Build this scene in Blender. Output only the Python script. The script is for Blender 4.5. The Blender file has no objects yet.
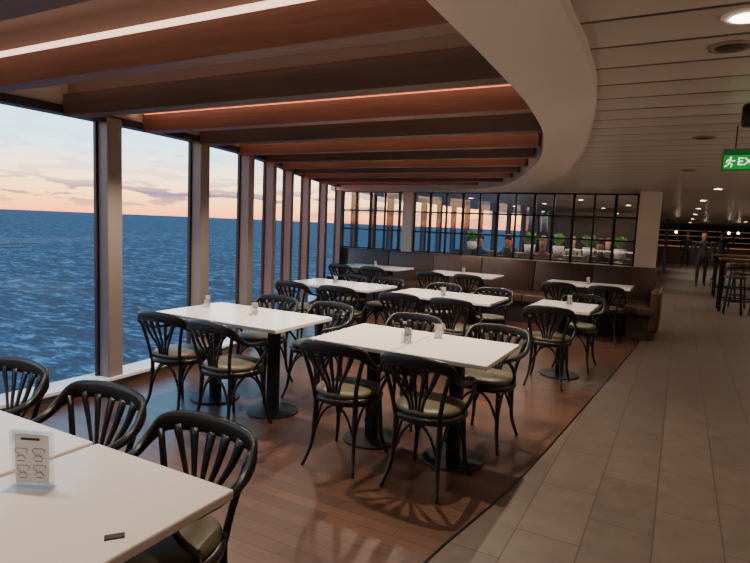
import bpy, bmesh, math, random
from mathutils import Vector, Matrix, Quaternion
random.seed(7)
S=bpy.context.scene
COL=S.collection
def lin(c):
    return tuple(((x/255)/12.92 if x/255<=.04045 else ((x/255+.055)/1.055)**2.4) for x in c)+(1,)
# ------------------------------------------------ materials
def mat(name,rgb,rough=.5,metal=0,emis=None,es=0,noise=None,spec=.5,coat=0):
    m=bpy.data.materials.new(name); m.use_nodes=True
    nt=m.node_tree; b=nt.nodes['Principled BSDF']
    b.inputs['Base Color'].default_value=lin(rgb); b.inputs['Roughness'].default_value=rough
    b.inputs['Metallic'].default_value=metal; b.inputs['Specular IOR Level'].default_value=spec
    b.inputs['Coat Weight'].default_value=coat
    if emis: b.inputs['Emission Color'].default_value=lin(emis); b.inputs['Emission Strength'].default_value=es
    if noise:
        sc,amt=noise
        tc=nt.nodes.new('ShaderNodeTexCoord'); n=nt.nodes.new('ShaderNodeTexNoise'); n.inputs['Scale'].default_value=sc; n.inputs['Detail'].default_value=5
        r=nt.nodes.new('ShaderNodeValToRGB'); c=lin(rgb)
        r.color_ramp.elements[0].color=tuple(x*(1-amt) for x in c[:3])+(1,); r.color_ramp.elements[1].color=tuple(min(1,x*(1+amt)) for x in c[:3])+(1,)
        r.color_ramp.elements[0].position=.3; r.color_ramp.elements[1].position=.7
        nt.links.new(tc.outputs['Object'],n.inputs['Vector']); nt.links.new(n.outputs['Fac'],r.inputs['Fac']); nt.links.new(r.outputs['Color'],b.inputs['Base Color'])
        bp=nt.nodes.new('ShaderNodeBump'); bp.inputs['Strength'].default_value=.08; bp.inputs['Distance'].default_value=.01
        nt.links.new(n.outputs['Fac'],bp.inputs['Height']); nt.links.new(bp.outputs['Normal'],b.inputs['Normal'])
    return m
M={}
M['black']=mat('black_lacquered_wood',(19,17,17),.36)
M['cushion']=mat('olive_vinyl',(84,78,60),.45,noise=(40,.1))
M['top']=mat('white_laminate',(222,213,206),.22)
M['metal']=mat('black_metal',(16,16,18),.4,.4)
M['column']=mat('taupe_paint',(128,118,113),.45,noise=(3,.05))
M['frame']=mat('dark_window_frame',(44,41,43),.4)
M['cream']=mat('cream_paint',(202,189,175),.6)
M['sill']=mat('pale_sill',(214,216,218),.45)
M['leather']=mat('brown_leather',(76,54,42),.46,noise=(12,.15))
M['leatherdark']=mat('dark_leather',(52,37,30),.5)
M['soffit']=mat('grey_soffit_paint',(198,184,172),.45)
M['coffer']=mat('coffer_panel',(126,106,96),.5)
M['led']=mat('warm_led',(255,150,110),.5,emis=(255,138,96),es=1.4)
M['sheen_glow']=mat('cream_sheen_glow',(255,225,205),.5,emis=(255,214,190),es=2.0)  # pale emission stands in for sky reflected in the coffer panel
M['lamp']=mat('lamp_lens',(255,240,220),.5,emis=(255,226,190),es=14)
M['glow']=mat('warm_shelf_light',(255,180,110),.5,emis=(255,190,130),es=.35)
M['white']=mat('white_plastic',(225,222,215),.5)
M['card']=mat('card_paper',(245,247,252),.6)
M['ink']=mat('dark_ink',(45,40,42),.6)
M['green']=mat('sign_green',(5,110,40),.5,emis=(0,150,50),es=.7)
M['housing_glow']=mat('sign_housing_green_glow',(20,70,40),.5,emis=(0,90,35),es=.25)  # green light from the sign painted into the dark housing, with slight emission
M['signwhite']=mat('sign_white',(240,255,240),.5,emis=(230,255,235),es=1.6)
M['leaf']=mat('leaf_green',(90,150,64),.5,noise=(8,.3))
M['pot']=mat('pot_white',(190,185,178),.5)
M['darkwall']=mat('dark_brown_panel',(74,53,43),.5,noise=(2,.15))
M['wallbeige']=mat('beige_wall',(175,158,143),.6)
M['oak']=mat('oak_top',(96,66,46),.45,noise=(6,.15))
M['hair']=mat('dark_hair',(30,22,18),.6)
M['hairg']=mat('fair_hair',(130,105,75),.6)
def wood(name,dark,light,rough,sx,sy,sz):
    m=bpy.data.materials.new(name); m.use_nodes=True; nt=m.node_tree; b=nt.nodes['Principled BSDF']; b.inputs['Roughness'].default_value=rough
    tc=nt.nodes.new('ShaderNodeTexCoord'); mp=nt.nodes.new('ShaderNodeMapping'); mp.inputs['Scale'].default_value=(sx,sy,sz)
    n=nt.nodes.new('ShaderNodeTexNoise'); n.inputs['Scale'].default_value=1; n.inputs['Detail'].default_value=6
    r=nt.nodes.new('ShaderNodeValToRGB'); r.color_ramp.elements[0].color=lin(dark); r.color_ramp.elements[1].color=lin(light)
    r.color_ramp.elements[0].position=.3; r.color_ramp.elements[1].position=.7
    L=nt.links.new; L(tc.outputs['Object'],mp.inputs['Vector']); L(mp.outputs['Vector'],n.inputs['Vector']); L(n.outputs['Fac'],r.inputs['Fac']); L(r.outputs['Color'],b.inputs['Base Color'])
    return m
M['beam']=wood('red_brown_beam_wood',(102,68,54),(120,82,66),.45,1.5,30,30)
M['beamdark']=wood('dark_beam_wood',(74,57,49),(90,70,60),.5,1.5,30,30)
def brick(name,c1,c2,cm,bw,rh,ms,rough,rot=0,off=.5,grain=None,bump=.15,lo=.72,hi=1.2):
    m=bpy.data.materials.new(name); m.use_nodes=True; nt=m.node_tree; b=nt.nodes['Principled BSDF']; L=nt.links.new
    tc=nt.nodes.new('ShaderNodeTexCoord'); mp=nt.nodes.new('ShaderNodeMapping'); mp.inputs['Rotation'].default_value=(0,0,rot)
    k=nt.nodes.new('ShaderNodeTexBrick'); k.offset=off
    k.inputs['Color1'].default_value=lin(c1); k.inputs['Color2'].default_value=lin(c2); k.inputs['Mortar'].default_value=lin(cm)
    k.inputs['Scale'].default_value=1; k.inputs['Mortar Size'].default_value=ms; k.inputs['Brick Width'].default_value=bw; k.inputs['Row Height'].default_value=rh
    k.inputs['Bias'].default_value=0; k.inputs['Mortar Smooth'].default_value=0
    L(tc.outputs['Object'],mp.inputs['Vector']); L(mp.outputs['Vector'],k.inputs['Vector'])
    n=nt.nodes.new('ShaderNodeTexNoise'); n.inputs['Detail'].default_value=7; n.inputs['Scale'].default_value=1; n.inputs['Roughness'].default_value=.65
    m2=nt.nodes.new('ShaderNodeMapping'); m2.inputs['Scale'].default_value=grain or (6,6,6); L(mp.outputs['Vector'],m2.inputs['Vector']); L(m2.outputs['Vector'],n.inputs['Vector'])
    mr=nt.nodes.new('ShaderNodeMapRange'); mr.inputs['From Min'].default_value=.3; mr.inputs['From Max'].default_value=.7; mr.inputs['To Min'].default_value=lo; mr.inputs['To Max'].default_value=hi
    L(n.outputs['Fac'],mr.inputs['Value'])
    mx=nt.nodes.new('ShaderNodeMix'); mx.data_type='RGBA'; mx.blend_type='MULTIPLY'; mx.inputs[0].default_value=1
    L(k.outputs['Color'],mx.inputs[6]); L(mr.outputs['Result'],mx.inputs[7]); L(mx.outputs[2],b.inputs['Base Color'])
    b.inputs['Roughness'].default_value=rough
    bp=nt.nodes.new('ShaderNodeBump'); bp.inputs['Strength'].default_value=bump; bp.inputs['Distance'].default_value=.004; bp.invert=True
    L(k.outputs['Fac'],bp.inputs['Height']); L(bp.outputs['Normal'],b.inputs['Normal'])
    return m
M['parquet']=brick('wood_parquet',(89,61,47),(66,45,35),(38,26,20),.75,.085,.0022,.36,grain=(3,55,3),lo=.74,hi=1.18)
M['tile']=brick('stone_tile',(90,77,67),(79,68,59),(52,44,38),.62,.31,.004,.48,rot=math.pi/2,grain=(6,6,6),lo=.74,hi=1.16)
def slats():
    m=bpy.data.materials.new('linear_ceiling_panels'); m.use_nodes=True; nt=m.node_tree; b=nt.nodes['Principled BSDF']; L=nt.links.new
    tc=nt.nodes.new('ShaderNodeTexCoord'); sp=nt.nodes.new('ShaderNodeSeparateXYZ'); L(tc.outputs['Object'],sp.inputs[0])
    d=nt.nodes.new('ShaderNodeMath'); d.operation='DIVIDE'; d.inputs[1].default_value=.3; L(sp.outputs['Y'],d.inputs[0])
    f=nt.nodes.new('ShaderNodeMath'); f.operation='FRACT'; L(d.outputs[0],f.inputs[0])
    r=nt.nodes.new('ShaderNodeValToRGB'); r.color_ramp.interpolation='LINEAR'
    e=r.color_ramp.elements; e[0].position=0; e[0].color=lin((46,40,36)); e[1].position=.06; e[1].color=lin((46,40,36))
    a=e.new(.085); a.color=lin((180,166,153)); a=e.new(1); a.color=lin((192,178,165))
    L(f.outputs[0],r.inputs['Fac']); L(r.outputs['Color'],b.inputs['Base Color']); b.inputs['Roughness'].default_value=.32; b.inputs['Metallic'].default_value=.15
    return m
M['slats']=slats()
def glassmat(name,col=(1,1,1,1),g=.06):
    m=bpy.data.materials.new(name); m.use_nodes=True; nt=m.node_tree; nt.nodes.clear(); L=nt.links.new
    o=nt.nodes.new('ShaderNodeOutputMaterial'); x=nt.nodes.new('ShaderNodeMixShader'); t=nt.nodes.new('ShaderNodeBsdfTransparent'); gl=nt.nodes.new('ShaderNodeBsdfGlossy')
    t.inputs[0].default_value=col; gl.inputs['Roughness'].default_value=.02; gl.inputs[0].default_value=(1,1,1,1)
    x.inputs[0].default_value=g; L(t.outputs[0],x.inputs[1]); L(gl.outputs[0],x.inputs[2]); L(x.outputs[0],o.inputs[0]); return m
M['glass']=glassmat('window_glass',(.98,.99,1,1),.012)
M['pglass']=glassmat('partition_glass',(.92,.95,.97,1),.05)
M['acryl']=glassmat('clear_acrylic',(.93,.95,.95,1),.14)
# ------------------------------------------------ geometry helpers
def mesh(name,vs,fs,m,smooth=False):
    me=bpy.data.meshes.new(name); me.from_pydata([tuple(v) for v in vs],[],fs); me.update()
    bm=bmesh.new(); bm.from_mesh(me); bmesh.ops.recalc_face_normals(bm,faces=bm.faces); bm.to_mesh(me); bm.free()
    ms=m if isinstance(m,list) else [m]
    for k in ms: me.materials.append(k)
    if smooth:
        for p in me.polygons: p.use_smooth=True
    return me
def link(name,me,parent=None,loc=None,kind=None,label=None,cat=None,group=None):
    o=bpy.data.objects.new(name,me); COL.objects.link(o)
    if parent: o.parent=parent
    if loc: o.location=loc
    tag(o,kind,label,cat,group); return o
def tag(o,kind=None,label=None,cat=None,group=None):
    if kind: o['kind']=kind
    if label: o['label']=label
    if cat: o['category']=cat
    if group: o['group']=group
def boxg(c,s,bev=0,seg=2):
    bm=bmesh.new(); bmesh.ops.create_cube(bm,size=1)
    bmesh.ops.scale(bm,vec=s,verts=bm.verts)
    if bev: bmesh.ops.bevel(bm,geom=bm.edges[:],offset=bev,segments=seg,affect='EDGES',profile=.5)
    bmesh.ops.translate(bm,vec=c,verts=bm.verts)
    bm.verts.ensure_lookup_table(); vs=[v.co.copy() for v in bm.verts]; fs=[[v.index for v in f.verts] for f in bm.faces]; bm.free(); return vs,fs
def lathe(prof,n=24,c=(0,0,0)):
    vs=[];fs=[]
    for r,z in prof:
        for i in range(n):
            a=2*math.pi*i/n; vs.append(Vector((c[0]+r*math.cos(a),c[1]+r*math.sin(a),c[2]+z)))
    for j in range(len(prof)-1):
        for i in range(n):
            fs.append([j*n+i,j*n+(i+1)%n,(j+1)*n+(i+1)%n,(j+1)*n+i])
    fs.append(list(range(n))[::-1]); fs.append([(len(prof)-1)*n+i for i in range(n)]); return vs,fs
def join(*gs):
    V=[];Fc=[]
    for vs,fs in gs:
        o=len(V); V+=vs; Fc+=[[i+o for i in f] for f in fs]
    return V,Fc
def crom(pts,n=6):
    P=[Vector(p) for p in pts]; P=[P[0]*2-P[1]]+P+[P[-1]*2-P[-2]]; out=[]
    for i in range(1,len(P)-2):
        for k in range(n):
            t=k/n; a,b,c,d=P[i-1],P[i],P[i+1],P[i+2]
            out.append(.5*((2*b)+(c-a)*t+(2*a-5*b+4*c-d)*t*t+(3*b-a-3*c+d)*t**3))
    out.append(P[-2]); return out
def sweep(pts,wh,n=6,seg=8,ref=(0,0,1),closed=False,sq=1.0):
    path=crom(pts,n); W=crom([(a,b,0) for a,b in wh],n) if len(wh)>1 else [Vector((wh[0][0],wh[0][1],0))]*len(path)
    vs=[];fs=[]; ref=Vector(ref)
    for i,p in enumerate(path):
        t=(path[min(i+1,len(path)-1)]-path[max(i-1,0)]).normalized()
        s=t.cross(ref)
        if s.length<.05: s=t.cross(Vector((1,0.01,0)))
        s.normalize(); u=s.cross(t).normalized()
        for k in range(seg):
            a=2*math.pi*(k+.5)/seg; ca,sa=math.cos(a),math.sin(a)
            ca=math.copysign(abs(ca)**sq,ca); sa=math.copysign(abs(sa)**sq,sa)
            vs.append(p+s*(ca*W[i].x)+u*(sa*W[i].y))
    for j in range(len(path)-1):
        for k in range(seg):
            fs.append([j*seg+k,j*seg+(k+1)%seg,(j+1)*seg+(k+1)%seg,(j+1)*seg+k])
    fs.append(list(range(seg))); fs.append([(len(path)-1)*seg+k for k in range(seg)][::-1])
    return vs,fs
def interp(pts,y):
    if y<=pts[0][1]: return pts[0][0]
    for a,b in zip(pts,pts[1:]):
        if y<=b[1]: return a[0]+(b[0]-a[0])*(y-a[1])/(b[1]-a[1])
    return pts[-1][0]
# ------------------------------------------------ plan curves
WP=[(-4.3,-3),(-4.3,2),(-4.3,3.2),(-4.4,4.3),(-4.62,5.3),(-5.0,6.3),(-5.45,7.3),(-5.9,8.5),(-6.35,10),(-6.85,12.5),(-7.1,16),(-6.8,22),(-5.4,28)]
WPs=[(p.x,p.y) for p in crom([(a,b,0) for a,b in WP],8)]
WX=lambda y: interp(WPs,y)
OUT=[(-.34,-3),(-.35,0),(-.37,1.77),(-.38,2.42),(-.46,3.25),(-.78,4.96),(-1.34,7.06),(-2.2,9.2),(-2.9,10.05),(-4.2,10.3),(-6.6,10.34)]
INN=[(-.70,-3),(-.72,0),(-.74,1.63),(-.76,2.43),(-.81,3.28),(-.97,4.37),(-1.4,5.99),(-2.35,8.4),(-3.1,9.35),(-4.4,9.95),(-6.6,10.1)]
OUTs=[(p.x,p.y) for p in crom([(a,b,0) for a,b in OUT],8)]
INNs=[(p.x,p.y) for p in crom([(a,b,0) for a,b in INN],8)]
FE=[(-1.05,-3),(-1.0,1),(-.9,2.26),(-.75,3.36),(-.61,5.39),(-.42,8.58),(-.38,10.35),(-.35,12)]
FEs=[(p.x,p.y) for p in crom([(a,b,0) for a,b in FE],8)]
PY=10.35
def strip(lf,rf,ys,z):
    vs=[];fs=[]
    for y in ys: vs+= [Vector((lf(y),y,z)),Vector((rf(y),y,z))]
    for i in range(len(ys)-1): fs.append([2*i,2*i+1,2*i+3,2*i+2])
    return vs,fs
ys=[-3+.25*i for i in range(int(31/.25)+1)]
ysa=[y for y in ys if y<=PY]+[PY]
# floor
link('floor',mesh('floor',*strip(lambda y:WX(y)-.1,lambda y:interp(FEs,y),ys,0),M['parquet']),kind='structure')
link('floor.001',mesh('floor_tile',*strip(lambda y:interp(FEs,y),lambda y:7,ys,0),M['tile']),kind='structure')
link('floor.002',mesh('floor_far',[(-7,28,0),(7,28,0),(7,50,0),(-7,50,0)],[[0,1,2,3]],M['tile']),kind='structure')
g=sweep([(x,y,.003) for x,y in FE],[(.008,.004)],n=6,seg=4)
link('trim_1',mesh('floor_edge_trim',*g,M['metal']),kind='structure')
# ceilings
CZ=2.24
link('ceiling',mesh('ceiling',*strip(lambda y:interp(OUTs,y),lambda y:7,ysa,CZ),M['slats']),kind='structure')
link('ceiling.001',mesh('ceiling_back',*strip(lambda y:WX(y)-.1 ,lambda y:7,[PY]+[y for y in ys if y>PY]+[50],CZ),M['slats']),kind='structure')
link('ceiling.002',mesh('coffer_ceiling',*strip(lambda y:WX(y)-.1,lambda y:interp(INNs,y)+.05,[y for y in ys if y<=10.1],2.56),M['coffer']),kind='structure')
# soffit ring
vs=[];fs=[]
n=len(OUTs)
for (ox,oy),(ix,iy) in zip(OUTs,INNs):
    vs+=[Vector((ox,oy,2.27)),Vector((ox,oy,2.185)),Vector((ix,iy,2.2)),Vector((ix,iy,2.6))]
for i in range(n-1):
    for k in range(3): fs.append([4*i+k,4*i+k+1,4*i+4+k+1,4*i+4+k])
link('ceiling.003',mesh('curved_soffit',vs,fs,M['soffit']),kind='structure')
# beams
BY=[-.3,.45,1.25,2.02,2.8,3.55,4.3,5.05,5.8,6.5,7.2,7.9,8.6,9.3]
STR={5:.150,7:.112,9:.086,11:.076,13:.068}
def cove(x,y,z,w,p,tilt=86):
    l=bpy.data.lights.new('cove','AREA'); l.shape='RECTANGLE'; l.size=w; l.size_y=.02; l.energy=p; l.color=(1,.5,.35)
    o=bpy.data.objects.new('cove_lamp',l); COL.objects.link(o); o.location=(x,y,z); o.rotation_euler=(math.radians(tilt),0,0)
for k,y in enumerate(BY):
    x0=WX(y)+.03; x1=interp(INNs,y+.06)-.01
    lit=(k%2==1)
    root=bpy.data.objects.new('ceiling_beam',None); COL.objects.link(root); root.location=((x0+x1)/2,y,2.25)
    tag(root,None,('red-brown timber ceiling beam with glowing light strip' if lit else 'dark brown timber ceiling beam running toward the windows'),'beam','ceiling beams in the recess')
    w=x1-x0
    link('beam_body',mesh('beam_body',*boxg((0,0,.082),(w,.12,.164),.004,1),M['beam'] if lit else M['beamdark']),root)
    link('hanger',mesh('hanger',*boxg((0,0,.235),(w-.02,.05,.15)),M['coffer']),root)
    if lit:
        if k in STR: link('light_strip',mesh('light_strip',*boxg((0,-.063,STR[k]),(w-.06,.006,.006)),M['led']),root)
        else: link('light_strip',mesh('light_strip',*boxg((0,-.046,.183),(w-.1,.014,.034)),M['sheen_glow']),root)  # strip broadened and paled to imitate a reflection on the recess ceiling
        cove((x0+x1)/2,y-.20,2.46,w-.1,(.9 if k<5 else 2.8)*w/3)
    elif k>2: cove((x0+x1)/2,y-.20,2.46,w-.1,.5*w/3)
# window wall
def vwall(name,pts,z0,z1,th,m,inn=0):
    vs=[];fs=[]
    for x,y in pts: vs+=[Vector((x+inn,y,z0)),Vector((x+inn,y,z1)),Vector((x-th,y,z1)),Vector((x-th,y,z0))]
    for i in range(len(pts)-1):
        for k in range(4): fs.append([4*i+k,4*i+(k+1)%4,4*i+4+(k+1)%4,4*i+4+k])
    fs.append([0,1,2,3]); fs.append([4*len(pts)-4+q for q in (3,2,1,0)])
    return link(name,mesh(name,vs,fs,m),kind='structure')
vwall('wall_left',WPs,2.31,2.7,.12,M['cream'])
vwall('baseboard_left',WPs,-.02,.075,.2,M['column'],.02)
vwall('trim_2',WPs,.075,.1,.2,M['sill'],.07)
vwall('trim_3',WPs,2.27,2.33,.1,M['frame'],.03)
cy=[-1.9,-.9,.1,1.1,2.1,3.19,4.32,5.27,6.08,7.05,8.1,9.2,10.2]+[11.3+1.25*i for i in range(14)]
for i,y in enumerate(cy):
    a=math.atan2(WX(y+.2)-WX(y-.2),.4)
    o=link('trim_%d'%(10+i),mesh('window_column',*boxg((0,0,1.2),(.12,.15,2.23),.008,1),M['column'] if y<10.5 else M['frame']),kind='structure',loc=(WX(y)-.02,y,0)); o.rotation_euler=(0,0,-a)
    o=link('trim_%d'%(60+i),mesh('window_frame',*boxg((-.07,0,1.2),(.03,.2,2.2)),M['frame']),kind='structure',loc=(WX(y)-.02,y,0)); o.rotation_euler=(0,0,-a)
    if i+1<len(cy):
        y2=cy[i+1]; P=[(WX(yy),yy) for yy in (y,(y+y2)/2,y2)]
        vs=[];fs=[]
        for x,yy in P: vs+=[Vector((x-.08,yy,.09)),Vector((x-.08,yy,2.3))]
        for q in range(2): fs.append([2*q,2*q+2,2*q+3,2*q+1])
        link('window_%d'%(i+1),mesh('window_pane',vs,fs,M['glass']),kind='structure')
# outer walls
link('wall_right',mesh('wall_right',*boxg((7,23.5,1.3),(.1,53,2.7)),M['darkwall']),kind='structure')
link('wall_rear',mesh('wall_rear',*boxg((1.3,-3.05,1.3),(11.5,.1,2.7)),M['wallbeige']),kind='structure')
link('wall_front',mesh('wall_front',*boxg((0,44,1.3),(14,.1,2.7)),M['darkwall']),kind='structure')
link('wall_back',mesh('wall_back',*boxg((-3.6,28.05,1.3),(3.8,.1,2.7)),M['darkwall']),kind='structure')
link('wall_side',mesh('wall_side',*boxg((-6.9,36,1.3),(.1,16,2.7)),M['darkwall']),kind='structure')
# ------------------------------------------------ partition
gs=[]
xl,xr=-6.42,-.68
for z in (1.02,1.41,1.80,2.19): gs.append(boxg(((xl+xr)/2,PY,z),(xr-xl,.05,.028)))
nx=17
for i in range(nx+1): gs.append(boxg((xl+(xr-xl)*i/nx,PY,1.6),(.028 if i%2 else .045,.05,1.2)))
part=link('wall_partition',mesh('wall_partition',*join(*gs),M['metal']),kind='structure')
link('window_60',mesh('partition_pane',*boxg(((xl+xr)/2,PY,1.6),(xr-xl,.008,1.17)),M['pglass']),kind='structure')
link('wall_partition_base',mesh('wall_partition_base',*boxg(((xl+xr)/2,PY+.03,.5),(xr-xl,.08,1.0)),M['darkwall']),kind='structure')
link('trim_4',mesh('trim_4',*boxg((-.5,PY+.05,1.12),(.32,.3,2.24),.01),M['cream']),kind='structure')
link('trim_5',mesh('trim_5',*boxg((-4.85,PY-.03,1.6),(.22,.14,1.22),.005),M['cream']),kind='structure')
# ------------------------------------------------ banquette
ben=bpy.data.objects.new('banquette_bench',None); COL.objects.link(ben); ben.location=(-3.4,9.8,0)
tag(ben,None,'long brown leather banquette with a short return at its end','bench')
bx0,bx1=-6.1,-.3
link('bench_base',mesh('bench_base',*boxg(((bx0+bx1)/2+3.4,.0,.17),(bx1-bx0-.04,.84,.34)),M['leatherdark']),ben)
nb=6; bw=(bx1-bx0)/nb
for i in range(nb):
    cx=bx0+bw*(i+.5)+3.4
    link('seat_cushion',mesh('seat_cushion',*boxg((cx,-.13,.405),(bw-.004,.76,.13),.015,2),M['leather'],True),ben)
    v,f=boxg((cx,.33,.72),(bw-.004,.2,.56),.018,2)
    v=[Vector((p.x,p.y+(p.z-.45)*.12,p.z)) for p in v]
    link('backrest',mesh('backrest',v,f,M['leather'],True),ben)
link('return_base',mesh('return_base',*boxg((2.96,-.6,.17),(.36,.34,.34),.01),M['leatherdark']),ben)
link('seat_cushion',mesh('return_cushion',*boxg((2.93,-.62,.41),(.42,.4,.13),.03,3),M['leather'],True),ben)
link('end_backrest',mesh('end_backrest',*boxg((3.14,-.2,.42),(.13,1.22,.6),.04,3),M['leather'],True),ben)
# ------------------------------------------------ chair prototype (front = +Y)
def chair_parts():
    P=[]
    def outline(r,z,n=28):
        out=[]
        for i in range(n):
            a=2*math.pi*i/n; c,s=math.cos(a),math.sin(a)
            x=math.copysign(abs(c)**.8,c)*r*1.02*(1+.06*s); y=math.copysign(abs(s)**.8,s)*r
            out.append(Vector((x,y,z)))
        return out
    def stack(prof,n=28):
        vs=[];fs=[]
        for r,z in prof: vs+=outline(r,z,n)
        for j in range(len(prof)-1):
            for i in range(n): fs.append([j*n+i,j*n+(i+1)%n,(j+1)*n+(i+1)%n,(j+1)*n+i])
        fs.append(list(range(n))[::-1]); fs.append([(len(prof)-1)*n+i for i in range(n)]); return vs,fs
    P.append(('seat_frame',mesh('seat_frame',*stack([(.19,.405),(.204,.41),(.208,.43),(.204,.45),(.18,.452)]),M['black'],True)))
    P.append(('seat_cushion',mesh('seat_cushion',*stack([(.18,.448),(.194,.458),(.197,.472),(.185,.487),(.145,.496),(.075,.5),(.01,.501)]),M['cushion'],True)))
    for sx in (-1,1):
        P.append(('leg',mesh('front_leg',*sweep([(sx*.15,.15,.42),(sx*.158,.165,.25),(sx*.168,.18,.12),(sx*.195,.215,0)],[(.017,.017),(.015,.015),(.013,.013),(.011,.011)],ref=(0,1,0)),M['black'],True)))
        P.append(('leg',mesh('back_leg',*sweep([(sx*.14,-.155,.46),(sx*.142,-.162,.3),(sx*.15,-.18,.14),(sx*.18,-.235,0)],[(.018,.016),(.016,.015),(.013,.013),(.011,.011)],ref=(0,1,0)),M['black'],True)))
    rail=[(-.17,.155,.625),(-.212,.10,.64),(-.232,-.02,.645),(-.239,-.12,.665),(-.232,-.19,.715),(-.185,-.235,.762),(0,-.258,.776),(.185,-.235,.762),(.232,-.19,.715),(.239,-.12,.665),(.232,-.02,.645),(.212,.10,.64),(.17,.155,.625)]
    wh=[(.017,.010),(.022,.011),(.020,.012),(.016,.015),(.012,.025),(.011,.036),(.011,.038),(.011,.036),(.012,.025),(.016,.015),(.020,.012),(.022,.011),(.017,.010)]
    P.append(('top_rail',mesh('top_rail',*sweep(rail,wh,n=5,seg=10,sq=.6),M['black'],True)))
    for sx in (-1,1):
        P.append(('armrest_support',mesh('arm_support',*sweep([(sx*.2,.13,.63),(sx*.228,.11,.58),(sx*.222,.05,.51),(sx*.195,.01,.44)],[(.012,.011)],ref=(0,1,0)),M['black'],True)))
    gs=[]
    for i in (-2,-1,0,1,2):
        xt=i*.076; xb=i*.018
        yt=-.254+abs(i)*.010
        gs.append(sweep([(xb,-.185,.43),(xb*1.3,-.19,.53),(xt*.72,-.222,.65),(xt,yt,.755)],[(.010,.005),(.010,.005),(.015,.005),(.023,.005)],n=4,ref=(0,1,0),seg=6))
    for sx in (-1,1):
        gs.append(sweep([(sx*.14,-.165,.42),(sx*.16,-.185,.55),(sx*.21,-.212,.735)],[(.014,.012)],n=4,ref=(0,1,0)))
    P.append(('backrest',mesh('backrest',*join(*gs),M['black'],True)))
    gs=[]
    cs=[(.162,.17),(-.162,.17),(-.145,-.168),(.145,-.168)]
    for i in range(4):
        a=cs[i]; b=cs[(i+1)%4]; m1=((a[0]*.8+b[0]*.2)*.97,(a[1]*.8+b[1]*.2)*.97); mm=((a[0]+b[0])/2*.95,(a[1]+b[1])/2*.95); m2=((a[0]*.2+b[0]*.8)*.97,(a[1]*.2+b[1]*.8)*.97)
        gs.append(sweep([(a[0],a[1],.2),(m1[0],m1[1],.34),(mm[0],mm[1],.40),(m2[0],m2[1],.34),(b[0],b[1],.2)],[(.009,.009)],n=4,seg=6,ref=(.3,.7,.1)))
    P.append(('bentwood_brace',mesh('bentwood_brace',*join(*gs),M['black'],True)))
    return P
CH=chair_parts()
def chair(x,y,rot,label='black bentwood armchair with fan back and olive seat pad',group='bentwood chairs at the dining tables'):
    r=bpy.data.objects.new('dining_chair',None); COL.objects.link(r); r.location=(x,y,0); r.rotation_euler=(0,0,math.radians(rot)); tag(r,None,label,'chair',group)
    for n,me in CH: link(n,me,r)
    return r
TW,TD=.605,.735
TP=[('table_top',mesh('table_top',*boxg((0,0,.735),(TW,TD,.03),.006,2),M['top'])),
    ('pedestal',mesh('pedestal',*boxg((0,0,.37),(.075,.075,.69),.004,1),M['metal'])),
    ('table_base',mesh('table_base',*lathe([(.2,0),(.205,.004),(.2,.014),(.06,.022),(.05,.024)],32),M['metal'])),
    ('top_bracket',mesh('top_bracket',*join(boxg((0,0,.711),(.44,.05,.02)),boxg((0,0,.711),(.05,.5,.02))),M['metal']))]
def table(x,y,rot=0,label='square white-topped dining table on black pedestal'):
    r=bpy.data.objects.new('dining_table',None); COL.objects.link(r); r.location=(x,y,0); r.rotation_euler=(0,0,math.radians(rot)); tag(r,None,label,'table','white dining tables')
    for n,me in TP: link(n,me,r)
    return r
# T row
for x in (-1.365,-1.99,-2.615): table(x,.81)
chair(-1.42,1.21,182); chair(-2.03,1.26,183); chair(-2.7,1.28,180)
# B row
for x in (-3.37,-2.755): table(x,3.48)
chair(-3.36,3.1,3); chair(-2.80,3.06,-3); chair(-3.3,4.0,182); chair(-2.7,4.0,176)
# C row
for x in (-1.82,-1.205): table(x,3.42)
chair(-1.80,3.04,2); chair(-1.23,3.04,-3); chair(-1.84,3.93,180); chair(-1.15,3.88,176)
# D row
for x in (-4.05,-3.43): table(x,6.05)
chair(-4.05,5.62,0); chair(-3.42,5.62,4); chair(-4.0,6.55,180); chair(-3.42,6.55,184)
for x in (-2.6,-1.98): table(x,6.0)
chair(-2.6,5.58,2); chair(-2.0,5.58,-2); chair(-2.6,6.5,180); chair(-1.95,6.5,180)
table(-1.03,6.15); chair(-1.08,5.75,3); chair(-.95,6.65,176)
for x in (-5.2,-4.58,-3.5,-2.88,-1.5,-.88): table(x,9.08)
for x in (-5.2,-4.55,-3.5,-2.85,-1.5,-.85): chair(x,8.55,random.uniform(-5,5))
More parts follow.
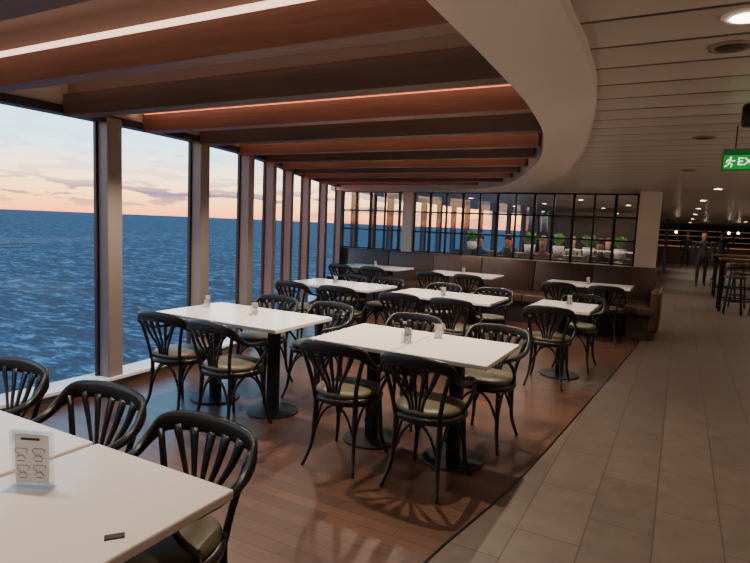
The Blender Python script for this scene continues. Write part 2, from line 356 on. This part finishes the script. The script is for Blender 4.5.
# ------------------------------------------------ small things on tables
def menu(x,y,rot,scale=1,detail=False):
    r=bpy.data.objects.new('menu_stand',None); COL.objects.link(r); r.location=(x,y,.75); r.rotation_euler=(0,0,math.radians(rot)); r.scale=(scale,)*3
    tag(r,None,'clear acrylic stand holding a printed white menu card' ,'menu','menu stands on tables')
    link('acrylic_holder',mesh('acrylic_holder',*join(boxg((0,-.004,.076),(.114,.002,.152)),boxg((0,.004,.076),(.114,.002,.152)),boxg((0,-.01,.0015),(.114,.06,.003))),M['acryl']),r)
    link('menu_card',mesh('menu_card',*boxg((0,0,.078),(.092,.001,.128)),M['card']),r)
    if detail:
        gs=[boxg((0,-.0058,.132),(.05,.001,.006))]
        for cx,cz in ((-.025,.096),(.022,.098),(-.02,.051),(.024,.054)):
            pts=[(cx+.014*math.cos(a)*(1+.4*math.sin(3*a)),-.0058,cz+.014*math.sin(a)*(1+.3*math.cos(2*a))) for a in [i*.6 for i in range(10)]]
            gs.append(sweep(pts,[(.0007,.0007)],n=3,seg=4,ref=(0,1,0)))
            gs.append(sweep([(cx-.014,-.0058,cz-.017),(cx,-.0058,cz-.005),(cx+.012,-.0058,cz-.018)],[(.0007,.0007)],n=3,seg=4,ref=(0,1,0)))
            gs.append(boxg((cx,-.0058,cz-.023),(.018,.001,.0015)))
        link('printed_drawing',mesh('printed_drawing',*join(*gs),M['ink']),r)
menu(-1.53,.88,24,1.08,True)
mk=link('table_marker',mesh('table_marker',*boxg((0,0,.002),(.045,.022,.004),.001,1),M['ink']),loc=(-1.13,.84,.75),label='small dark rectangular tag stuck to the white tabletop',cat='tag'); mk.rotation_euler=(0,0,.9)
def jar(x,y,rot=20):
    r=bpy.data.objects.new('condiment_holder',None); COL.objects.link(r); r.location=(x,y,.75); r.rotation_euler=(0,0,math.radians(rot))
    tag(r,None,'small clear upright holder with card and white sachets','condiment holder','condiment holders on tables')
    link('holder_body',mesh('holder_body',*join(boxg((0,.02,.055),(.064,.002,.11)),boxg((0,-.02,.035),(.064,.002,.07)),boxg((0,0,.002),(.064,.042,.004)),boxg((-.032,0,.035),(.002,.042,.07)),boxg((.032,0,.035),(.002,.042,.07))),M['acryl']),r)
    link('small_card',mesh('small_card',*boxg((0,.012,.055),(.046,.002,.09)),M['pot']),r)
    link('sachet',mesh('sachet',*join(boxg((-.012,-.006,.035),(.018,.004,.058)),boxg((.012,-.01,.032),(.018,.004,.054))),M['white']),r)
for x,y in ((-3.55,3.55),(-2.98,3.5),(-1.53,3.32),(-1.42,3.6),(-3.8,6.0),(-2.3,5.9),(-1.0,6.3),(-4.9,9.1),(-3.2,9.1),(-1.2,9.1)): jar(x,y,random.uniform(5,50))
# ------------------------------------------------ ceiling fittings
def downlight(x,y,z=CZ,lit=True):
    r=bpy.data.objects.new('ceiling_downlight' if lit else 'ceiling_speaker',None); COL.objects.link(r); r.location=(x,y,z); tag(r,None,'round recessed ceiling downlight, switched on' if lit else 'round grey ceiling speaker grille','light' if lit else 'speaker','ceiling downlights' if lit else 'ceiling speakers')
    link('trim_ring' ,mesh('trim_ring',*lathe([(.075,0),(.075,-.006),(.055,-.008),(.055,0)],24),M['white'] if lit else M['coffer'],True),r)
    link('lens' if lit else 'grille',mesh('lens',*lathe([(.05,-.009),(.045,-.011),(.01,-.012)],24),M['lamp'] if lit else M['leatherdark'],True),r)
for p in [(.125,2.22),(.35,4.0),(.4,6.6),(.4,9.6),(.3,12.6),(.3,16),(.3,20),(.3,25),(.3,31),(2.2,14),(2.2,20),(2.2,27),(-2,13),(-4.5,13),(-2,17),(-4.5,17),(-2,21),(-4.5,21),(-1.2,15),(-3.2,15)]: downlight(*p)
for p in [(.1,2.55),(.08,4.75),(.0,7.0)]: downlight(*p,lit=False)
# track spotlight
tr=bpy.data.objects.new('ceiling_spotlight',None); COL.objects.link(tr); tr.location=(.25,3.35,CZ); tr.scale=(1.2,1.2,1.2); tag(tr,None,'small black cylindrical spotlight hanging from the ceiling','light')
link('mounting_stem',mesh('mounting_stem',*lathe([(.012,-.05),(.012,0)],10),M['metal']),tr)
link('spot_head',mesh('spot_head',*lathe([(.03,-.14),(.035,-.13),(.035,-.06),(.03,-.05)],16),M['metal'],True),tr)
def textmesh(s,size):
    c=bpy.data.curves.new('t','FONT'); c.body=s; c.size=size; c.extrude=.001; c.align_x='LEFT'; c.align_y='CENTER'
    o=bpy.data.objects.new('t',c); COL.objects.link(o); bpy.context.view_layer.update()
    me=bpy.data.meshes.new_from_object(o.evaluated_get(bpy.context.evaluated_depsgraph_get())); bpy.data.objects.remove(o); return me
ex=bpy.data.objects.new('exit_sign',None); COL.objects.link(ex); ex.location=(.345,4.3,2.01); ex.scale=(.92,1,.85); tag(ex,None,'green illuminated EXIT sign with running figure in dark housing','sign')
link('sign_panel',mesh('sign_panel',*boxg((0,0,0),(.33,.03,.105),.003,1),M['green']),ex)
link('housing',mesh('housing',*join(boxg((0,.004,.078),(.345,.05,.04),.004,1),boxg((0,.02,0),(.345,.015,.12))),M['housing_glow']),ex)
for sx in (-.1,.1): link('hanging_rod',mesh('hanging_rod',*boxg((sx,0,.185),(.008,.008,.19)),M['metal']),ex)
me=textmesh('EXIT',.078); me.materials.append(M['signwhite']); o=link('sign_lettering',me,ex,loc=(-.085,-.017,0)); o.rotation_euler=(math.pi/2,0,0)
ox=-.018
def q(pts): return [(a+ox,b,c) for a,b,c in pts]
g=join(sweep(q([(-.105,-.017,.036),(-.105,-.017,.028)]),[(.007,.007)],seg=8,ref=(0,1,0)),
 sweep(q([(-.107,-.017,.022),(-.112,-.017,-.008)]),[(.003,.007)],ref=(0,1,0)),
 sweep(q([(-.112,-.017,-.008),(-.095,-.017,-.02),(-.102,-.017,-.040)]),[(.003,.004)],ref=(0,1,0)),
 sweep(q([(-.112,-.017,-.008),(-.125,-.017,-.028),(-.14,-.017,-.034)]),[(.003,.004)],ref=(0,1,0)),
 sweep(q([(-.107,-.017,.018),(-.09,-.017,.005),(-.078,-.017,.012)]),[(.003,.003)],ref=(0,1,0)),
 sweep(q([(-.107,-.017,.018),(-.124,-.017,.01),(-.128,-.017,-.006)]),[(.003,.003)],ref=(0,1,0)))
link('pictogram',mesh('pictogram',*g,M['signwhite']),ex)
# ------------------------------------------------ bar tables, stools
def bartable(x,y):
    r=bpy.data.objects.new('bar_table',None); COL.objects.link(r); r.location=(x,y,0); tag(r,None,'tall bar table with thin top and black steel legs','table','bar tables')
    link('table_top',mesh('bt_top',*boxg((0,0,1.09),(1.6,.7,.04),.005,1),M['oak']),r)
    for sx in (-.74,.74):
        for sy in (-.3,.3): link('leg',mesh('bt_leg',*boxg((sx,sy,.535),(.055,.055,1.07)),M['metal']),r)
    link('footrail',mesh('bt_rail',*join(boxg((0,-.3,.25),(1.44,.03,.03)),boxg((0,.3,.25),(1.44,.03,.03))),M['metal']),r)
def stool(x,y,rot=0):
    r=bpy.data.objects.new('bar_stool',None); COL.objects.link(r); r.location=(x,y,0); r.rotation_euler=(0,0,rot); tag(r,None,'tall bar stool with black metal legs and dark seat','stool','bar stools')
    link('seat',mesh('st_seat',*lathe([(.17,.74),(.19,.75),(.19,.78),(.15,.795)],20),M['leatherdark'],True),r)
    link('backrest',mesh('st_back',*sweep([(-.18,-.08,.98),(-.12,-.17,1.0),(0,-.2,1.0),(.12,-.17,1.0),(.18,-.08,.98)],[(.01,.07)],n=4),M['leatherdark'],True),r)
    for sx in (-.1,.1): link('back_post',mesh('st_post',*sweep([(sx,-.14,.77),(sx,-.175,.95)],[(.01,.01)],n=2,ref=(1,0,0)),M['metal']),r)
    for a in range(4):
        c,s=math.cos(a*math.pi/2+.78),math.sin(a*math.pi/2+.78)
        link('leg',mesh('st_leg',*sweep([(.13*c,.13*s,.75),(.22*c,.22*s,0)],[(.014,.014)],n=2,ref=(0,1,.1)),M['metal']),r)
    link('footring',mesh('st_ring',*sweep([(.195*math.cos(a*.5236),.195*math.sin(a*.5236),.28) for a in range(13)],[(.01,.01)],n=2),M['metal'],True),r)
bartable(1.55,14.1); stool(1.02,13.4); stool(1.5,13.38,.3); bartable(1.6,17.5); stool(1.15,16.8); stool(1.2,14.9,3.1)
# far bar
bar=bpy.data.objects.new('bar_counter',None); COL.objects.link(bar); bar.location=(1,37,0); tag(bar,None,'long dark timber bar counter with warm under-lighting','bar')
link('counter_body',mesh('counter_body',*boxg((0,0,.52),(5,.7,1.04)),M['darkwall']),bar)
link('counter_top',mesh('counter_top',*boxg((0,-.03,1.07),(5.1,.85,.05)),M['oak']),bar)
link('under_light',mesh('under_light',*boxg((0,-.37,1.0),(5,.02,.03)),M['glow']),bar)
sh=bpy.data.objects.new('back_bar_shelf',None); COL.objects.link(sh); sh.location=(1,43.6,0); tag(sh,None,'wall shelving with warm lit shelves behind the bar','shelf')
link('cabinet_frame',mesh('cabinet_frame',*join(boxg((0,.15,1.1),(6,.05,2.2)),*[boxg((x,0,1.1),(.06,.3,2.2)) for x in (-3,-2,-1,0,1,2,3)]),M['darkwall']),sh)
for z in (.95,1.3,1.65,2.0):
    link('shelf_board',mesh('shelf_board',*boxg((0,0,z),(5.9,.28,.03)),M['oak']),sh)
    link('shelf_light',mesh('shelf_light',*boxg((0,.1,z-.03),(5.8,.02,.02)),M['glow']),sh)
for x,y in ((-.75,20),(-.55,26),(-1.3,22)):
    link('support_post',mesh('support_post',*boxg((0,0,1.12),(.12,.12,2.24),.005,1),M['frame']),loc=(x,y,0),label='slim dark square post from floor to ceiling',cat='post',group='slim support posts')
for x,y,z in ((-.2,24,1.7),(1.6,26,1.75),(.9,30,1.8),(2.2,30,1.8)):
    r=bpy.data.objects.new('pendant_lamp',None); COL.objects.link(r); r.location=(x,y,z); tag(r,None,'small warm glass pendant lamp hanging from the ceiling','lamp','pendant lamps over the bar area')
    link('lamp_globe',mesh('lamp_globe',*lathe([(.01,-.05),(.035,-.035),(.05,0),(.035,.035),(.012,.05)],14),M['lamp'],True),r)
    link('cord',mesh('cord',*lathe([(.006,.05),(.006,CZ-z)],6),M['metal']),r)
# ------------------------------------------------ plants
def plant(x,y,z):
    r=bpy.data.objects.new('potted_plant',None); COL.objects.link(r); r.location=(x,y,z); tag(r,None,'leafy green potted plant on a divider shelf','plant','plants behind the partition')
    link('pot',mesh('pot',*lathe([(.08,0),(.11,.02),(.13,.2),(.115,.2)],18),M['pot'],True),r)
    vs=[];fs=[]
    for i in range(70):
        a=random.uniform(0,6.28); L=random.uniform(.25,.42); e=random.uniform(.7,1.45); b=Vector((0,0,.2)); d=Vector((math.cos(a)*math.cos(e),math.sin(a)*math.cos(e),math.sin(e))); s=Vector((-math.sin(a),math.cos(a),0))
        o=len(vs); w=random.uniform(.03,.05)
        vs+=[b,b+d*L*.5+s*w,b+d*L*.9-Vector((0,0,.05)),b+d*L*.5-s*w]; fs.append([o,o+1,o+2,o+3])
    link('foliage',mesh('foliage',vs,fs,M['leaf']),r)
shelf=link('divider_cabinet',mesh('divider_cabinet',*boxg((-2.9,13.3,.5),(4.0,.35,1.0),.01),M['darkwall']),label='low dark wooden divider cabinet carrying plants',cat='cabinet')
for x in (-4.5,-3.1,-2.45,-1.8,-1.15): plant(x,13.3,1.0)
# ------------------------------------------------ people
def personmat(skin,shirt,trs,neck,hip):
    m=bpy.data.materials.new('clothed_person'); m.use_nodes=True; nt=m.node_tree; b=nt.nodes['Principled BSDF']; L=nt.links.new
    tc=nt.nodes.new('ShaderNodeTexCoord'); sp=nt.nodes.new('ShaderNodeSeparateXYZ'); L(tc.outputs['Object'],sp.inputs[0])
    r=nt.nodes.new('ShaderNodeValToRGB'); r.color_ramp.interpolation='CONSTANT'; e=r.color_ramp.elements
    e[0].position=0; e[0].color=lin(trs); e[1].position=hip/2; e[1].color=lin(shirt); a=e.new(neck/2); a.color=lin(skin)
    d=nt.nodes.new('ShaderNodeMath'); d.operation='DIVIDE'; d.inputs[1].default_value=2; L(sp.outputs['Z'],d.inputs[0]); L(d.outputs[0],r.inputs['Fac']); L(r.outputs['Color'],b.inputs['Base Color']); b.inputs['Roughness'].default_value=.7
    return m
def person(x,y,rot,seated,shirt,trs,label,z0=0,hair='hair'):
    if seated:
        hz=.56; J={'pel':(0,0,hz),'sp':(0,-.02,hz+.22),'ch':(0,0,hz+.42),'nk':(0,.02,hz+.56),'hd':(0,.04,hz+.66),'ht':(0,.03,hz+.8)}
        for s,n in ((-1,'l'),(1,'r')):
            J['hip'+n]=(s*.1,.03,hz); J['kn'+n]=(s*.12,.36,hz+.0); J['an'+n]=(s*.12,.36,.09); J['to'+n]=(s*.13,.50,.04)
            J['sh'+n]=(s*.19,0,hz+.45); J['el'+n]=(s*.23,.1,hz+.24); J['wr'+n]=(s*.14,.30,hz+.255); J['ha'+n]=(s*.10,.38,hz+.26)
    else:
        hz=.92; J={'pel':(0,0,hz),'sp':(0,0,hz+.22),'ch':(0,0,hz+.42),'nk':(0,.01,hz+.56),'hd':(0,.03,hz+.66),'ht':(0,.02,hz+.8)}
        for s,n in ((-1,'l'),(1,'r')):
            J['hip'+n]=(s*.1,0,hz-.03); J['kn'+n]=(s*.11,.04*s+.02,.5); J['an'+n]=(s*.12,.12*s,.09); J['to'+n]=(s*.13,.12*s+.16,.035)
            J['sh'+n]=(s*.19,0,hz+.45); J['el'+n]=(s*.25,-.04*s,hz+.2); J['wr'+n]=(s*.25,.06-.1*s,hz-.03); J['ha'+n]=(s*.24,.09-.1*s,hz-.13)
    R={'pel':.13,'sp':.115,'ch':.13,'nk':.05,'hd':.085,'ht':.075,'hip':.085,'kn':.058,'an':.042,'to':.035,'sh':.055,'el':.042,'wr':.03,'ha':.036}
    names=list(J); E=[('pel','sp'),('sp','ch'),('ch','nk'),('nk','hd'),('hd','ht')]
    for n in 'lr': E+=[('pel','hip'+n),('hip'+n,'kn'+n),('kn'+n,'an'+n),('an'+n,'to'+n),('ch','sh'+n),('sh'+n,'el'+n),('el'+n,'wr'+n),('wr'+n,'ha'+n)]
    me=bpy.data.meshes.new('person_body'); me.from_pydata([J[n] for n in names],[(names.index(a),names.index(b)) for a,b in E],[])
    root=bpy.data.objects.new('person',None); COL.objects.link(root); root.location=(x,y,z0); root.rotation_euler=(0,0,math.radians(rot)); tag(root,None,label,'person')
    tmp=bpy.data.objects.new('tmp',me); COL.objects.link(tmp); sk=tmp.modifiers.new('s','SKIN'); sub=tmp.modifiers.new('u','SUBSURF'); sub.levels=2; sub.render_levels=2
    for i,n in enumerate(names):
        k=n if n in R else n[:-1]; q=R.get(k,.05); d=me.skin_vertices[0].data[i]
        d.radius=(q,q*.72) if n in('pel','sp','ch') else (q,q); d.use_root=(n=='pel')
    bpy.context.view_layer.update()
    em=bpy.data.meshes.new_from_object(tmp.evaluated_get(bpy.context.evaluated_depsgraph_get())); bpy.data.objects.remove(tmp)
    em.materials.clear(); em.materials.append(personmat((170,120,98),shirt,trs,hz+.56,hz-.0 if not seated else hz+.07))
    for p in em.polygons: p.use_smooth=True
    link('person_body',em,root)
    h=J['ht']; v,f=lathe([(.075,-.09),(.088,-.04),(.09,.02),(.075,.06),(.04,.085),(.01,.09)],16)
    v=[Vector((p.x*.92,p.y+(-.015 if p.z>-.05 else -.03),p.z)) for p in v]
    v=[Vector((p.x+h[0],p.y+h[1]-.01,p.z+h[2]-.02)) for p in v]
    link('hair',mesh('hair',v,f,M[hair],True),root)
person(.62,20.5,185,False,(28,28,34),(25,25,30),'standing person in dark jacket and trousers')
person(1.3,24,150,False,(40,40,46),(30,32,40),'standing person in dark grey top walking')
person(.25,33,180,False,(40,40,50),(30,30,30),'distant standing person in dark clothes')
GL='bentwood chairs behind the partition'
for tx,ty in ((-3.92,11.6),(-3.28,11.6),(-2.5,11.6),(-1.4,11.6),(-5.4,14.6),(-4.2,15.2),(-2.6,15.6),(-1.7,15.6)): table(tx,ty)
sit=[(-3.92,12.14,178,(40,46,66),'hair'),(-3.3,12.14,184,(50,50,54),'hair'),(-2.55,12.14,180,(110,52,42),'hairg'),(-1.42,12.14,182,(30,33,40),'hair'),(-2.6,16.15,180,(110,100,92),'hairg'),(-1.7,16.15,184,(50,60,60),'hair'),(-4.2,15.75,178,(50,60,60),'hair')]
for i,(a,b,c,col,h) in enumerate(sit):
    chair(a,b+.02,c,group=GL); person(a,b,c,True,col,(40,42,52),'seated diner at table wearing '+['dark blue','grey','dark red','black','beige','dark green','dark green'][i]+' top',hair=h)
# ------------------------------------------------ sea
sea=bpy.data.materials.new('sea_water'); sea.use_nodes=True; nt=sea.node_tree; nt.nodes.clear(); L=nt.links.new
mo=nt.nodes.new('ShaderNodeOutputMaterial'); df=nt.nodes.new('ShaderNodeBsdfDiffuse'); gl=nt.nodes.new('ShaderNodeBsdfGlossy'); ms=nt.nodes.new('ShaderNodeMixShader'); ms.inputs[0].default_value=.07; gl.inputs['Roughness'].default_value=.3
L(df.outputs[0],ms.inputs[1]); L(gl.outputs[0],ms.inputs[2]); L(ms.outputs[0],mo.inputs[0])
tc=nt.nodes.new('ShaderNodeTexCoord')
def nz(scale,det,rough,dist,rot=.9):
    mp=nt.nodes.new('ShaderNodeMapping'); mp.inputs['Scale'].default_value=scale; mp.inputs['Rotation'].default_value=(0,0,rot); L(tc.outputs['Object'],mp.inputs[0])
    n=nt.nodes.new('ShaderNodeTexNoise'); n.inputs['Scale'].default_value=1; n.inputs['Detail'].default_value=det; n.inputs['Roughness'].default_value=rough; n.inputs['Distortion'].default_value=dist; L(mp.outputs[0],n.inputs['Vector']); return n
n1=nz((.26,.62,1),5,.64,.8); n2=nz((.06,.15,1),3,.6,.4,.6)
ad=nt.nodes.new('ShaderNodeMath'); ad.operation='MULTIPLY_ADD'; ad.inputs[1].default_value=.35; L(n2.outputs['Fac'],ad.inputs[0])
m1=nt.nodes.new('ShaderNodeMath'); m1.operation='MULTIPLY'; m1.inputs[1].default_value=.65; L(n1.outputs['Fac'],m1.inputs[0]); L(m1.outputs[0],ad.inputs[2])
r=nt.nodes.new('ShaderNodeValToRGB'); e=r.color_ramp.elements; e[0].position=.44; e[0].color=lin((12,34,50)); e[1].position=.62; e[1].color=lin((108,150,170)); L(ad.outputs[0],r.inputs['Fac']); L(r.outputs['Color'],df.inputs['Color'])
a=e.new(.52); a.color=lin((28,66,90))
bp=nt.nodes.new('ShaderNodeBump'); bp.inputs['Strength'].default_value=.8; bp.inputs['Distance'].default_value=.8; L(n1.outputs['Fac'],bp.inputs['Height']); L(bp.outputs[0],gl.inputs['Normal'])
o=link('sea',mesh('sea',[(-40000,-30000,-19),(-12,-30000,-19),(-12,40000,-19),(-40000,40000,-19)],[[0,1,2,3]],sea),kind='stuff',label='dark blue choppy open sea seen outside the windows',cat='sea')
# ------------------------------------------------ world
w=bpy.data.worlds.new('world'); S.world=w; w.use_nodes=True; nt=w.node_tree; nt.nodes.clear(); L=nt.links.new
out=nt.nodes.new('ShaderNodeOutputWorld'); bg=nt.nodes.new('ShaderNodeBackground'); L(bg.outputs[0],out.inputs[0]); bg.inputs[1].default_value=4.6
tc=nt.nodes.new('ShaderNodeTexCoord'); sp=nt.nodes.new('ShaderNodeSeparateXYZ'); L(tc.outputs['Generated'],sp.inputs[0])
r=nt.nodes.new('ShaderNodeValToRGB'); e=r.color_ramp.elements; e[0].position=0; e[0].color=lin((250,136,88)); e[1].position=1; e[1].color=lin((55,88,122))
for p,c in ((.02,(255,176,100)),(.045,(255,200,140)),(.072,(238,206,184)),(.105,(186,212,222)),(.18,(132,192,222)),(.4,(80,132,175))):
    a=e.new(p); a.color=lin(c)
L(sp.outputs['Z'],r.inputs['Fac'])
mp=nt.nodes.new('ShaderNodeMapping'); mp.inputs['Scale'].default_value=(13,13,80); L(tc.outputs['Generated'],mp.inputs[0])
nz=nt.nodes.new('ShaderNodeTexNoise'); nz.inputs['Scale'].default_value=1; nz.inputs['Detail'].default_value=7; L(mp.outputs[0],nz.inputs['Vector'])
cr=nt.nodes.new('ShaderNodeValToRGB'); cr.color_ramp.elements[0].position=.51; cr.color_ramp.elements[0].color=(0,0,0,1); cr.color_ramp.elements[1].position=.56; cr.color_ramp.elements[1].color=(1,1,1,1); L(nz.outputs['Fac'],cr.inputs['Fac'])
fr=nt.nodes.new('ShaderNodeValToRGB'); e=fr.color_ramp.elements; e[0].position=0; e[0].color=(.3,.3,.3,1); e[1].position=.14; e[1].color=(0.1,.1,.1,1); a=e.new(.035); a.color=(1,1,1,1); a=e.new(.06); a.color=(.3,.3,.3,1); L(sp.outputs['Z'],fr.inputs['Fac'])
mu=nt.nodes.new('ShaderNodeMath'); mu.operation='MULTIPLY'; L(cr.outputs[0],mu.inputs[0]); L(fr.outputs[0],mu.inputs[1])
mx=nt.nodes.new('ShaderNodeMix'); mx.data_type='RGBA'; L(mu.outputs[0],mx.inputs[0]); L(r.outputs[0],mx.inputs[6]); mx.inputs[7].default_value=lin((98,82,106)); L(mx.outputs[2],bg.inputs[0])
# ------------------------------------------------ lights
def spot(x,y,z,p,col=(1,.81,.63),ang=115,size=.012,blend=.6):
    l=bpy.data.lights.new('spot','SPOT'); l.energy=p; l.color=col; l.spot_size=math.radians(ang); l.spot_blend=blend; l.shadow_soft_size=size
    o=bpy.data.objects.new('spot_lamp',l); COL.objects.link(o); o.location=(x,y,z); return o
for y in (.9,3.25,4.7,6.2,7.6,9.0):
    for x in (-3.4,-2.4,-1.3):
        if x<interp(INNs,y)-.15: spot(x,y,2.4,68 if y<1 else (((55 if x==-2.4 else 180) if y<4 else 115) if y<9 else 140))
spot(-1.0,8.0,2.15,60)
for y in (4.0,6.6,9.6,12.6,16,20,25,30): spot(.38,y,2.2,46 if y<12 else 66,ang=100,blend=1)
def area(x,y,z,sx,sy,p,col=(1,.79,.6),up=False,ry=0):
    l=bpy.data.lights.new('area','AREA'); l.shape='RECTANGLE'; l.size=sx; l.size_y=sy; l.energy=p; l.color=col
    o=bpy.data.objects.new('area_lamp',l); COL.objects.link(o); o.location=(x,y,z); o.rotation_euler=((math.pi if up else 0),ry,0); return o
area(-2.8,14,2.22,3.5,5,170); area(-3.0,22,2.22,3,6,60); area(2.5,16,2.2,2,8,40); area(1.5,32,2.2,3,8,60); area(3,4,2.2,3,8,20)
area(3.2,4.5,.9,2,9,165,up=True); area(3.6,15,.9,2,9,100,up=True); area(-2.2,-1.2,.9,3,1.6,85,up=True)  # unseen upward fill lamps, added to brighten ceiling and soffit
# ------------------------------------------------ camera
H=1.52; t=math.radians(5.8); yw=math.radians(28.3); rl=math.radians(2.4)
f=Vector((-math.sin(yw)*math.cos(t), math.cos(yw)*math.cos(t), -math.sin(t)))
R=Vector((math.cos(yw), math.sin(yw),0)); U=R.cross(f)
cx=R*math.cos(rl)+U*math.sin(rl); cyv=-R*math.sin(rl)+U*math.cos(rl); cz=-f
cam=bpy.data.cameras.new('camera'); cam.lens=563/750*36; cam.sensor_width=36; cam.clip_end=100000; cam.clip_start=.05
co=bpy.data.objects.new('camera',cam); COL.objects.link(co)
co.matrix_world=Matrix(((cx.x,cyv.x,cz.x,0),(cx.y,cyv.y,cz.y,0),(cx.z,cyv.z,cz.z,H),(0,0,0,1)))
S.camera=co
